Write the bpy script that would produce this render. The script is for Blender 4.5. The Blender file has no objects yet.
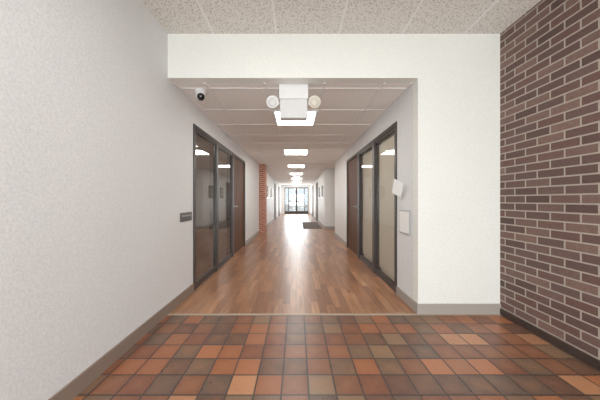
import bpy, bmesh, math, random
from mathutils import Vector, Matrix
random.seed(4)
S=bpy.context.scene
S.view_settings.view_transform='Standard'
S.view_settings.look='None'
S.view_settings.gamma=1.15
S.view_settings.exposure=0.15
H=1.11; ZC=2.30; ZF=2.73
XL=-1.26; XR=1.18; XB=1.98
D1=2.34; YE=19.2; YB=-3.2

def lin(c):
    return tuple([((v/255)/12.92 if v/255<=0.04045 else (((v/255)+0.055)/1.055)**2.4) for v in c]+[1.0])

class M:
    def __init__(s,name,rough=0.6,color=(200,200,200),spec=0.5,metal=0):
        s.m=bpy.data.materials.new(name); s.m.use_nodes=True
        s.t=s.m.node_tree; s.b=s.t.nodes['Principled BSDF']
        s.b.inputs['Base Color'].default_value=lin(color)
        s.b.inputs['Roughness'].default_value=rough
        s.b.inputs['Specular IOR Level'].default_value=spec
        s.b.inputs['Metallic'].default_value=metal
    def n(s,t): return s.t.nodes.new(t)
    def l(s,a,b): s.t.links.new(a,b)
    def put(s,sock,v):
        if isinstance(v,(int,float)): sock.default_value=v
        elif isinstance(v,tuple): sock.default_value=v
        else: s.l(v,sock)
    def math(s,op,a,b=0.0,c=None):
        n=s.n('ShaderNodeMath'); n.operation=op
        s.put(n.inputs[0],a); s.put(n.inputs[1],b)
        if c is not None: s.put(n.inputs[2],c)
        return n.outputs[0]
    def pos(s):
        g=s.n('ShaderNodeNewGeometry'); x=s.n('ShaderNodeSeparateXYZ'); s.l(g.outputs['Position'],x.inputs[0])
        s.P=g.outputs['Position']
        return x.outputs
    def comb(s,a,b,c=0.0):
        n=s.n('ShaderNodeCombineXYZ'); s.put(n.inputs[0],a); s.put(n.inputs[1],b); s.put(n.inputs[2],c); return n.outputs[0]
    def white(s,v):
        n=s.n('ShaderNodeTexWhiteNoise'); n.noise_dimensions='3D'; s.l(v,n.inputs['Vector']); return n.outputs['Value']
    def noise(s,v,scale,detail=3,rough=0.5):
        n=s.n('ShaderNodeTexNoise'); s.put(n.inputs['Vector'],v); n.inputs['Scale'].default_value=scale
        n.inputs['Detail'].default_value=detail; n.inputs['Roughness'].default_value=rough; return n.outputs['Fac']
    def ramp(s,f,stops,const=False):
        n=s.n('ShaderNodeValToRGB'); e=n.color_ramp.elements
        if const: n.color_ramp.interpolation='CONSTANT'
        while len(e)<len(stops): e.new(0.5)
        for i,(p,c) in enumerate(stops):
            e[i].position=p; e[i].color=lin(c)
        s.l(f,n.inputs[0]); return n.outputs[0]
    def mix(s,f,a,b,bt='MIX'):
        n=s.n('ShaderNodeMix'); n.data_type='RGBA'; n.blend_type=bt
        s.put(n.inputs[0],f); s.put(n.inputs[6],a); s.put(n.inputs[7],b); return n.outputs[2]
    def maprange(s,v,a,b,c,d):
        n=s.n('ShaderNodeMapRange'); s.put(n.inputs[0],v)
        for i,x in enumerate((a,b,c,d)): n.inputs[i+1].default_value=x
        return n.outputs[0]
    def bump(s,h,st=0.3,dist=0.002):
        n=s.n('ShaderNodeBump'); s.l(h,n.inputs['Height']); n.inputs['Strength'].default_value=st
        n.inputs['Distance'].default_value=dist; s.l(n.outputs[0],s.b.inputs['Normal'])
    def cells(s,a,b,sa,sb,gap,bond=None,oa=0.0,ob=0.0):
        u=s.math('DIVIDE',s.math('SUBTRACT',a,oa),sa); v=s.math('DIVIDE',s.math('SUBTRACT',b,ob),sb)
        row=s.math('FLOOR',v)
        if bond=='half': u=s.math('ADD',u,s.math('MULTIPLY',s.math('FLOORED_MODULO',row,2.0),0.5))
        if bond=='rand': u=s.math('ADD',u,s.math('MULTIPLY',s.white(s.comb(row,7.3,1.1)),5.0))
        col=s.math('FLOOR',u)
        fu=s.math('FRACT',u); fv=s.math('FRACT',v)
        eu=s.math('MULTIPLY',s.math('MINIMUM',fu,s.math('SUBTRACT',1.0,fu)),sa)
        ev=s.math('MULTIPLY',s.math('MINIMUM',fv,s.math('SUBTRACT',1.0,fv)),sb)
        ed=s.math('MINIMUM',eu,ev)
        mask=s.maprange(ed,gap*0.5,gap*0.5+gap*0.35,0,1)
        return mask,s.white(s.comb(col,row,0.37)),s.white(s.comb(col,row,5.91)),ed,s.comb(col,row,0.0)
    def base(s,c): s.l(c,s.b.inputs['Base Color'])

# ---- materials
def wallmat(name,c,k=0.5,amp=.95,sc=80):
    m=M(name,0.5,c,0.35); p=m.pos()
    n1=m.noise(m.P,sc,4,0.65); n2=m.noise(m.P,1.3,2)
    f=m.math('ADD',m.math('MULTIPLY',n1,0.85),m.math('MULTIPLY',n2,0.15))
    lo=tuple(int(x*amp) for x in c); hi=tuple(min(255,int(x*1.03)) for x in c)
    m.base(m.ramp(f,[(0.3,lo),(0.7,hi)])); m.bump(n1,k,0.005); return m.m
WALL=wallmat('wall_vinyl',(230,231,231),0.7,.93)
HEAD=wallmat('wall_cream',(238,239,232),0.4)
FARW=wallmat('wall_corridor_paint',(234,233,230),0.2)

m=M('quarry_tile',0.34,spec=0.5); p=m.pos()
mask,r1,r2,ed,cell=m.cells(p[0],p[1],0.1575,0.1575,0.007,None,-0.09,2.31)
col=m.ramp(r1,[(0,(88,62,50)),(0.13,(124,74,50)),(0.26,(82,68,60)),(0.38,(150,86,52)),(0.5,(106,84,66)),(0.61,(118,64,44)),(0.72,(168,100,62)),(0.79,(84,56,48)),(0.87,(128,102,78)),(0.96,(190,130,90))],True)
col=m.mix(m.maprange(r2,0,1,0.0,0.35),col,lin((84,62,50)))
n=m.noise(m.P,8,3); n2=m.noise(m.P,60,4)
col=m.mix(m.maprange(n,0.42,0.75,0,0.28),col,lin((160,108,72)))
col=m.mix(m.maprange(n2,0.3,0.8,0,0.2),col,lin((66,48,42)))
core=m.maprange(ed,0.0,0.07,0.0,0.16)
col=m.mix(core,col,lin((176,124,86)))
col=m.mix(mask,lin((52,44,40)),col); m.base(col)
m.bump(m.math('ADD',mask,m.math('MULTIPLY',n2,0.25)),0.5,0.002)
m.l(m.maprange(n2,0.3,0.7,0.26,0.44),m.b.inputs['Roughness'])
TILE=m.m

m=M('wood_plank_floor',0.3,spec=0.5); p=m.pos()
mask,r1,r2,ed,cell=m.cells(p[1],p[0],0.62,0.076,0.0015,'rand')
gv=m.comb(m.math('MULTIPLY',p[0],38.0),m.math('MULTIPLY',p[1],3.0),m.math('MULTIPLY',r1,20.0))
g=m.noise(gv,1.0,5,0.6)
col=m.ramp(r1,[(0,(128,86,60)),(0.3,(158,108,74)),(0.6,(178,126,88)),(0.8,(142,96,66)),(1,(194,142,102))])
col=m.mix(m.maprange(g,0.35,0.7,0.0,0.7),col,lin((98,62,42)))
col=m.mix(m.math('ADD',m.math('MULTIPLY',mask,0.6),0.4),lin((76,50,36)),col); m.base(col)
m.bump(m.math('ADD',mask,m.math('MULTIPLY',g,0.2)),0.15,0.001)
WOOD=m.m

def brickmat(name,axis,pal,mort,L=0.203,Hh=0.0677,gap=0.008):
    m=M(name,0.75,spec=0.3); p=m.pos()
    if axis=='y': mask,r1,r2,ed,cell=m.cells(p[1],p[2],L,Hh,gap,'half',0.05,0.0)
    else: mask,r1,r2,ed,cell=m.cells(m.math('ADD',p[0],p[1]),p[2],L,Hh,gap,'half')
    col=m.ramp(r1,[(i/(len(pal)-1),c) for i,c in enumerate(pal)])
    n=m.noise(m.P,70,4,0.7)
    col=m.mix(m.maprange(n,0.3,0.75,0,0.45),col,lin(tuple(int(x*0.65) for x in pal[0])))
    col=m.mix(mask,lin(mort),col); m.base(col)
    m.bump(m.math('ADD',mask,m.math('MULTIPLY',n,0.3)),0.7,0.006)
    return m.m
BRICK=brickmat('brown_brick','y',[(82,62,58),(116,88,80),(92,70,66),(130,102,92),(98,76,72),(110,80,72)],(170,158,146))
RBRICK=brickmat('red_brick','x',[(172,98,72),(200,124,94),(160,92,70)],(214,200,186))

def ceilmat(name,c,sp,scale,thr):
    m=M(name,0.9,spec=0.1); p=m.pos()
    n=m.noise(m.P,scale,3,0.65)
    col=m.ramp(n,[(thr-0.06,sp),(thr,c),(1,tuple(min(255,x+8) for x in c))])
    m.base(col); m.bump(n,0.5,0.004); return m.m
CEILF=ceilmat('fissured_ceiling_tile',(230,226,219),(178,168,158),75,0.46)
CEILC=ceilmat('corridor_ceiling_tile',(248,245,240),(222,216,208),90,0.44)
GRID=M('grid_white',0.5,(238,237,234)).m
BASE=M('cove_base_taupe',0.5,(160,152,144)).m
BASEL=M('cove_base_brown',0.5,(132,114,102)).m
BLACKB=M('cove_base_black',0.4,(56,44,40)).m
BRONZE=M('bronze_frame',0.4,(56,49,46),0.5,0.2).m
m=M('dark_wood_door',0.6,spec=.2); p=m.pos()
g=m.noise(m.comb(m.math('MULTIPLY',p[0],30.),m.math('MULTIPLY',p[1],30.),m.math('MULTIPLY',p[2],2.)),1,4)
m.base(m.ramp(g,[(0.3,(74,48,35)),(0.7,(110,73,51))])); DOORW=m.m
METAL=M('brushed_metal',0.3,(170,168,165),0.5,1.0).m
WHITE=M('white_plastic',0.4,(228,228,226)).m
GREYP=M('light_grey_plastic',0.45,(210,210,208)).m
NFR=M('notice_frame_shadow',0.45,(166,166,168)).m  # grey puts the shadow outline round the notice into its frame
BLACK=M('black_plastic',0.2,(20,20,22)).m
PAPER=M('paper',0.7,(242,242,240)).m
SIGN=M('sign_grey',0.5,(84,82,82)).m
SIGNL=M('sign_line',0.5,(150,148,146)).m
BLIND=M('blind_beige',0.6,(232,222,202)).m
MAT=M('mat_grey',0.95,(104,96,92),0.1).m
STRIP=M('transition_strip',0.4,(168,150,130)).m
BEIGE=M('lamp_lens',0.3,(204,196,180)).m
CARPET=M('office_carpet',0.95,(120,84,62),0.1).m  # brown toned to stand in for the floor reflected in the panes
OFFW=M('office_wall',0.8,(206,202,196)).m
def emis(name,c,s):
    m=bpy.data.materials.new(name); m.use_nodes=True; b=m.node_tree.nodes['Principled BSDF']
    b.inputs['Base Color'].default_value=(0.8,0.8,0.8,1)
    b.inputs['Emission Color'].default_value=lin(c); b.inputs['Emission Strength'].default_value=s; return m
LITE=emis('diffuser',(255,251,245),17.5)
LITEF=emis('lobby_fill',(255,252,248),8.0)  # fill glow for the added lobby panels, out of view
LITEO=emis('office_fill',(255,250,242),8)  # fill glow for the panels added in the office
EXITR=emis('exit_letters',(255,60,40),1.5)
def glass(name,tint,gl,mixf):
    m=bpy.data.materials.new(name); m.use_nodes=True; t=m.node_tree; t.nodes.clear()
    o=t.nodes.new('ShaderNodeOutputMaterial'); mx=t.nodes.new('ShaderNodeMixShader')
    a=t.nodes.new('ShaderNodeBsdfTransparent'); a.inputs[0].default_value=tint
    g=t.nodes.new('ShaderNodeBsdfGlossy'); g.inputs['Roughness'].default_value=0.01; g.inputs[0].default_value=(gl,gl,gl,1)
    mx.inputs[0].default_value=mixf
    t.links.new(a.outputs[0],mx.inputs[1]); t.links.new(g.outputs[0],mx.inputs[2]); t.links.new(mx.outputs[0],o.inputs[0]); return m
GLASS=glass('clear_glass',(0.95,0.96,0.96,1),0.9,0.08)
DGLASS=glass('tinted_office_glass',(0.66,0.64,0.62,1),0.9,0.28)

# ---- mesh builder
class MB:
    def __init__(s): s.bm=bmesh.new(); s.mats=[]
    def mi(s,m):
        if m not in s.mats: s.mats.append(m)
        return s.mats.index(m)
    def _set(s,verts,m,smooth=False):
        fs=set(f for v in verts for f in v.link_faces)
        for f in fs: f.material_index=s.mi(m); f.smooth=smooth
    def box(s,x0,x1,y0,y1,z0,z1,m,bev=0,rot=None):
        c=Vector(((x0+x1)/2,(y0+y1)/2,(z0+z1)/2))
        mt=Matrix.Translation(c)
        if rot is not None: mt=mt@rot
        mt=mt@Matrix.Diagonal((abs(x1-x0),abs(y1-y0),abs(z1-z0),1))
        r=bmesh.ops.create_cube(s.bm,size=1,matrix=mt); vs=r['verts']; s._set(vs,m)
        if bev>0:
            es=list(set(e for v in vs for e in v.link_edges))
            rr=bmesh.ops.bevel(s.bm,geom=es,offset=bev,segments=2,affect='EDGES',profile=0.5)
            for f in rr['faces']: f.material_index=s.mi(m)
        return s
    def cyl(s,c,axis,r1,r2,h,m,seg=24):
        q=Vector((0,0,1)).rotation_difference(Vector(axis).normalized()).to_matrix().to_4x4()
        r=bmesh.ops.create_cone(s.bm,cap_ends=True,segments=seg,radius1=r1,radius2=r2,depth=h,matrix=Matrix.Translation(c)@q)
        s._set(r['verts'],m,True)
        for v in r['verts']:
            for f in v.link_faces:
                if len(f.verts)>4: f.smooth=False
        return s
    def sph(s,c,r,m,sc=(1,1,1)):
        rr=bmesh.ops.create_uvsphere(s.bm,u_segments=24,v_segments=14,radius=r,matrix=Matrix.Translation(c)@Matrix.Diagonal((*sc,1)))
        s._set(rr['verts'],m,True); return s
    def obj(s,name,parent=None):
        me=bpy.data.meshes.new(name); 
        lo=Vector((min(v.co.x for v in s.bm.verts),min(v.co.y for v in s.bm.verts),min(v.co.z for v in s.bm.verts)))
        hi=Vector((max(v.co.x for v in s.bm.verts),max(v.co.y for v in s.bm.verts),max(v.co.z for v in s.bm.verts)))
        c=(lo+hi)/2
        bmesh.ops.translate(s.bm,verts=s.bm.verts,vec=-c)
        s.bm.to_mesh(me); s.bm.free()
        for m in s.mats: me.materials.append(m)
        o=bpy.data.objects.new(name,me); o.location=c; S.collection.objects.link(o)
        if parent: o.parent=parent
        return o

T=0.15
# floors
MB().box(XL-T,XB+T,YB-T,D1-0.03,-0.1,0,TILE).obj('floor')
MB().box(XL-T,XR+1.6,D1,YE+T,-0.1,0,WOOD).obj('floor_corridor')
MB().box(XL,XB,D1-0.03,D1,-0.1,0.004,STRIP,0).obj('trim_floor_transition')
# left wall with storefront opening
LO=(2.91,5.80); RO=(2.83,5.66); DH=2.04
w=MB()
w.box(XL-T,XL,YB,LO[0],0,ZF+.1,WALL).box(XL-T,XL,LO[1],YE,0,ZC+.1,WALL).box(XL-T,XL,LO[0],LO[1],DH,ZC+.1,WALL)
w.obj('wall_left')
# office added behind the left glazing to brighten its dark panes
ox0=XL-T-2.6; ox1=XL-T; oy0,oy1=2.5,7.6
MB().box(ox0,ox1,oy0,oy1,-.1,0,CARPET).obj('floor_office')
MB().box(ox0,ox1,oy0,oy1,2.45,2.55,CEILC).obj('ceiling_office')
MB().box(ox0-.1,ox0,oy0,oy1,0,2.45,OFFW).box(ox0,ox1,oy0-.1,oy0,0,2.45,OFFW).box(ox0,ox1,oy1,oy1+.1,0,2.45,OFFW).obj('wall_office')
MB().box(ox0,ox0+.012,oy0,oy1,0,.1,BASE).box(ox0+.012,ox1,oy1-.012,oy1,0,.1,BASE).obj('baseboard_office')
# right corridor wall
AL=(7.5,9.2)
w=MB()
w.box(XR,XR+T,D1+.1,RO[0],0,ZC+.1,WALL).box(XR,XR+T,RO[0],RO[1],DH,ZC+.1,WALL).box(XR,XR+T,RO[1],AL[0],0,ZC+.1,FARW)
w.box(XR+T,XR+1.5,AL[0]-T,AL[0],0,ZC+.1,FARW).box(XR+1.4,XR+1.5,AL[0],AL[1],0,ZC+.1,FARW)
w.box(XR-0.12,XR+1.5,AL[1],AL[1]+T,0,ZC+.1,FARW).box(XR-0.12,XR+T,AL[1]+T,YE,0,ZC+.1,FARW)
w.obj('wall_right')
# header + right return
MB().box(XL,XB,D1,D1+.1,ZC,ZF+.1,HEAD).box(XR,XB,D1,D1+.1,0,ZC,HEAD).obj('wall_front')
# brick
MB().box(XB,XB+T,YB,D1+.1,0,ZF+.1,BRICK).obj('wall_brick_right')
# unseen back wall; storefront windows presumed and added to let daylight in
w=MB(); w.box(XL,XB,YB-T,YB,2.45,ZF+.1,HEAD).box(XL,XL+.12,YB-T,YB,0,2.45,HEAD).box(XB-.12,XB,YB-T,YB,0,2.45,HEAD)
w.obj('wall_back')
w=MB(); x0,x1=XL+.12,XB-.12
for i in range(5):
    x=x0+(x1-x0)*i/4; a=max(x0,x-.03); bb=min(x1,x+.03)
    w.box(a,bb,YB-.1,YB-.03,0,2.45,BRONZE)
w.box(x0,x1,YB-.1,YB-.03,0,.1,BRONZE).box(x0,x1,YB-.1,YB-.03,2.39,2.45,BRONZE).box(x0,x1,YB-.1,YB-.03,2.08,2.13,BRONZE)
w.box(x0,x1,YB-.07,YB-.062,.1,2.39,GLASS)
w.obj('window_1')
# ceilings
MB().box(XL,XB,YB,D1,ZF,ZF+.1,CEILF).obj('ceiling')
MB().box(XL,XR,D1+.1,YE,ZC,ZC+.1,CEILC).box(XR,XR+1.4,AL[0],AL[1],ZC,ZC+.1,CEILC).obj('ceiling_corridor')
# grids
g=MB()
for x in (-0.81,-0.20,0.41,1.02,1.63): g.box(x-.008,x+.008,YB,D1,ZF-.005,ZF+.001,GRID)
for y in (-2.5,-1.28,-0.06,1.16): g.box(XL,XB,y-.012,y+.012,ZF-.004,ZF+.001,GRID)
g.obj('trim_ceiling_grid_lobby')
g=MB()
for x in (-0.94,-0.33,0.28,0.89): g.box(x-.011,x+.011,D1+.1,YE,ZC-.006,ZC+.001,GRID)
y=2.56
while y<YE: g.box(XL,XR,y-.011,y+.011,ZC-.005,ZC+.001,GRID); y+=0.61
g.box(XL,XL+.02,D1+.1,YE,ZC-.006,ZC+.001,GRID).box(XR-.02,XR,D1+.1,AL[0],ZC-.006,ZC+.001,GRID)
g.obj('trim_ceiling_grid')
# lights
def troffer(x0,x1,y0,y1,z,mat):
    w=MB(); f=.035
    w.box(x0,x1,y0,y0+f,z-.018,z,WHITE).box(x0,x1,y1-f,y1,z-.018,z,WHITE).box(x0,x0+f,y0+f,y1-f,z-.018,z,WHITE).box(x1-f,x1,y0+f,y1-f,z-.018,z,WHITE)
    w.box(x0+f,x1-f,y0+f,y1-f,z-.022,z-.002,mat,.004)
    w.obj('ceiling_light')
for k in range(7):
    y0=3.17+2.44*k
    troffer(-.33,.28,y0,y0+.61,ZC,LITE)
for y0 in (-2.5,-1.27,-0.05):  # unseen lobby troffers, added to brighten the side walls and brick
    troffer(-.20,.41,y0,y0+1.2,ZF,LITEF)
troffer(ox0+1,ox0+1.6,3.2,3.8,2.45,LITEO); troffer(ox0+1,ox0+1.6,5.4,6.0,2.45,LITEO)  # panels added to light the office behind the left glass
# baseboards
bh=.1; bt=.012
MB().box(XL,XL+bt,YB,D1,0,bh,BASEL).box(XL,XL+bt,D1,LO[0]-.0,0,bh,BASEL).box(XL,XL+bt,LO[1],8.0,0,bh,BASE).box(XL,XL+bt,8.4,YE,0,bh,BASE).obj('baseboard_left')
MB().box(XR-bt,XR,D1-bt,RO[0],0,bh,BASE).box(XR-bt,XR,RO[1],AL[0],0,bh,BASE).box(XR-.12-bt,XR-.12,AL[1],YE,0,bh,BASE).box(XR-.12-bt,XR+1.4,AL[1]-bt,AL[1],0,bh,BASE).obj('baseboard_right')
MB().box(XR,XB,D1-bt,D1,0,bh,BASE).obj('baseboard_front')
MB().box(XB-bt,XB,YB,D1-bt,0,.06,BLACKB).obj('baseboard_brick')

# storefronts
def storefront(name,side,o,gl,doorfar=True):
    X=XL if side<0 else XR
    def bx(w,d0,d1,y0,y1,z0,z1,m,b=0):
        a,c=X+side*d0,X+side*d1; w.box(min(a,c),max(a,c),y0,y1,z0,z1,m,b)
    y0,y1=o; L=y1-y0; e=.002
    w=MB()
    cuts=[y0,y0+L*.30,y0+L*.62,y1]
    fw=.05
    bx(w,-.012,.10,y0+e,y0+fw,0,DH-e,BRONZE); bx(w,-.012,.10,y1-fw,y1-e,0,DH-e,BRONZE)
    bx(w,-.012,.10,y0+fw,y1-fw,DH-fw,DH-e,BRONZE)
    for c in cuts[1:3]: bx(w,-.012,.10,c-.05,c+.05,0,DH-fw,BRONZE)
    sw=.022
    for a,b in ((y0+fw,cuts[1]-.05),(cuts[1]+.05,cuts[2]-.05)):
        bx(w,0,.05,a,a+sw,0,DH-fw,BRONZE); bx(w,0,.05,b-sw,b,0,DH-fw,BRONZE)
        bx(w,0,.05,a+sw,b-sw,0,.08,BRONZE); bx(w,0,.05,a+sw,b-sw,DH-fw-.03,DH-fw,BRONZE)
        bx(w,.014,.020,a+sw,b-sw,.08,DH-fw-.03,gl)
        if side>0:
            z=.12
            bx(w,.085,.09,a+.002,b-.002,.02,DH-fw,BLIND)
            while z<DH-fw-.06:
                ry=Matrix.Rotation(math.radians(-14),4,'Y')
                cx=X+.06; w.box(cx-.001,cx+.001,a+.02,b-.02,z-.014,z+.014,BLIND,0,ry); z+=.025
    a,b=cuts[2]+.05,y1-fw
    bx(w,.015,.06,a+.004,b-.004,.008,DH-fw-.004,DOORW,.003)
    hy=a+.07
    w.cyl((X+side*.010,hy,.98),(1,0,0),.026,.026,.012,METAL)
    w.cyl((X-side*.015,hy,.98),(1,0,0),.009,.009,.05,METAL,12)
    w.box(X-side*.036-.008,X-side*.036+.008,hy-.01,hy+.11,.972,.988,METAL,.004)
    w.obj(name)
storefront('door_1',-1,LO,DGLASS)
storefront('door_2',1,RO,GLASS)

# sign on left wall
MB().box(XL,XL+.008,2.58,2.86,.87,.97,SIGN,.002).box(XL+.008,XL+.0095,2.61,2.83,.925,.94,SIGNL).obj('room_sign')
# notices on right wall
MB().box(XR-.012,XR,2.49,2.75,.74,1.0,NFR,.002).box(XR-.014,XR-.012,2.505,2.735,.755,.985,PAPER).obj('framed_notice')
MB().box(XR-.05,XR-.046,2.62,2.79,1.16,1.33,PAPER,0,Matrix.Rotation(math.radians(22),4,'X')@Matrix.Rotation(math.radians(12),4,'Z')).box(XR-.045,XR,2.68,2.73,1.22,1.27,PAPER,.003).obj('wall_flyer')

# emergency light
w=MB(); cx=-.03; y=2.46
w.box(cx-.155,cx+.145,y,y+.13,ZC-.15,ZC,WHITE,.006)
w.box(cx-.148,cx+.138,y+.01,y+.12,ZC-.345,ZC-.148,GREYP,.008)
for sx,mm in ((-1,WHITE),(1,BEIGE)):
    hx=cx-.005+sx*.215
    w.cyl((cx-.005+sx*.165,y+.07,ZC-.18),(1,0,0),.014,.014,.05,WHITE,12)
    w.cyl((hx,y+.03,ZC-.18),(0,-1,-.15),.045,.062,.07,mm)
    w.sph((hx,y-.005,ZC-.186),.05,BEIGE if sx>0 else GREYP,(1,.35,1))
w.obj('emergency_light')
# dome camera
w=MB(); c=(-1.05,2.62,ZC)
w.cyl((c[0],c[1],ZC-.014),(0,0,1),.062,.066,.028,WHITE,32).cyl((c[0],c[1],ZC-.04),(0,0,1),.05,.058,.03,WHITE,32)
w.sph((c[0],c[1],ZC-.06),.052,WHITE).sph((c[0]+.010,c[1]-.022,ZC-.072),.042,BLACK)
w.obj('security_camera')

# brick pilaster left
MB().box(XL+.001,XL+.2,8.0,8.4,0,ZC-.007,RBRICK).obj('brick_pilaster')
# mat
MB().box(.25,.98,9.25,12.0,0.0,.012,MAT,.004).obj('floor_mat')

def flatdoor(name,side,X,y0,y1,mat,win=False):
    w=MB()
    def bx(d0,d1,a,b,z0,z1,m):
        p,q=X-side*d0,X-side*d1; w.box(min(p,q),max(p,q),a,b,z0,z1,m)
    bx(0,.03,y0,y0+.06,0,DH,BRONZE); bx(0,.03,y1-.06,y1,0,DH,BRONZE); bx(0,.03,y0+.06,y1-.06,DH-.06,DH,BRONZE)
    bx(0,.015,y0+.06,y1-.06,0.005,DH-.06,mat)
    w.cyl((X-side*.035,y0+.14,.98),(1,0,0),.02,.02,.04,METAL,12)
    w.box(min(X-side*.05,X-side*.065),max(X-side*.05,X-side*.065),y0+.13,y0+.24,.97,.99,METAL)
    w.obj(name)
flatdoor('door_3',-1,XL,13.2,14.2,DOORW)
flatdoor('door_4',1,XR-.12,12.2,13.2,DOORW)
flatdoor('door_5',-1,XL,16.2,17.2,DOORW)
flatdoor('door_6',1,XR-.12,15.4,16.4,DOORW)
ART=M('art_print',0.6,(150,140,120)).m
for (X,s,y) in ((XR-.12,1,9.8),(XR-.12,1,11.2),(XL,-1,10.0),(XL,-1,11.6)):
    w=MB(); a,b=X,X-s*.02; w.box(min(a,b),max(a,b),y,y+.5,1.2,1.7,BLACK,.003)
    a,b=X-s*.02,X-s*.022; w.box(min(a,b),max(a,b),y+.04,y+.46,1.24,1.66,ART)
    w.obj('picture_frame')
w=MB(); w.box(-.16,.14,11.2,11.24,ZC-.28,ZC-.09,WHITE,.005).cyl((-.01,11.22,ZC-.045),(0,0,1),.01,.01,.09,WHITE,12)
for i in range(4): w.box(-.13+i*.065,-.085+i*.065,11.196,11.2,ZC-.24,ZC-.13,EXITR)
w.obj('exit_sign')
# end wall with glass doors
w=MB(); dx0,dx1=-1.0,.92
w.box(XL,dx0,YE,YE+T,0,ZC+.1,FARW).box(dx1,XR+T,YE,YE+T,0,ZC+.1,FARW).box(dx0,dx1,YE,YE+T,2.12,ZC+.1,FARW)
w.obj('wall_end')
w=MB(); c=(dx0+dx1)/2
for x in (dx0,dx0+.3,dx1-.36,dx1-.06): w.box(x,x+.06,YE+.03,YE+.09,0,2.12,BRONZE)
w.box(c-.07,c+.07,YE+.03,YE+.09,0,2.06,BRONZE)
w.box(dx0+.06,dx1-.06,YE+.03,YE+.09,2.04,2.12,BRONZE).box(dx0+.06,dx1-.06,YE+.035,YE+.085,0,.22,BRONZE)
w.box(dx0+.36,dx1-.36,YE+.035,YE+.085,.98,1.06,BRONZE)
w.box(dx0+.06,dx1-.06,YE+.055,YE+.06,.18,2.06,GLASS)
w.obj('door_7')
# outside
GR=M('pavement',0.9,(176,172,164)).m
MB().box(-30,30,YE+T,60,-.12,-.02,GR).obj('ground')
MB().box(-30,30,-40,YB-T,-.12,-.02,GR).obj('ground_front')
# world
W=bpy.data.worlds.new('sky'); S.world=W; W.use_nodes=True
bg=W.node_tree.nodes['Background']; bg.inputs[0].default_value=(0.80,0.91,1,1); bg.inputs[1].default_value=1.1
def area(name,loc,rot,sx,sy,e,col):
    l=bpy.data.lights.new(name,'AREA'); l.shape='RECTANGLE'; l.size=sx; l.size_y=sy; l.energy=e; l.color=col
    o=bpy.data.objects.new(name,l); o.location=loc; o.rotation_euler=rot; S.collection.objects.link(o); return o
area('entry_daylight_fill',(.36,YB-.35,1.1),(math.radians(102),0,0),2.9,2.2,260,(.96,0.98,1))  # added area lamp boosting entry daylight, tilted up to lift the lobby ceiling
area('daylight_end',(-.04,YE+.3,1.1),(math.radians(-95),0,0),1.8,2.0,120,(0.93,0.97,1))
# camera
cd=bpy.data.cameras.new('camera'); co=bpy.data.objects.new('camera',cd); S.collection.objects.link(co)
co.location=(0,0,H); co.rotation_euler=(math.radians(90),0,0)
cd.sensor_width=36; cd.lens=14.4; cd.shift_x=.005; cd.shift_y=0; cd.clip_start=.05
S.camera=co
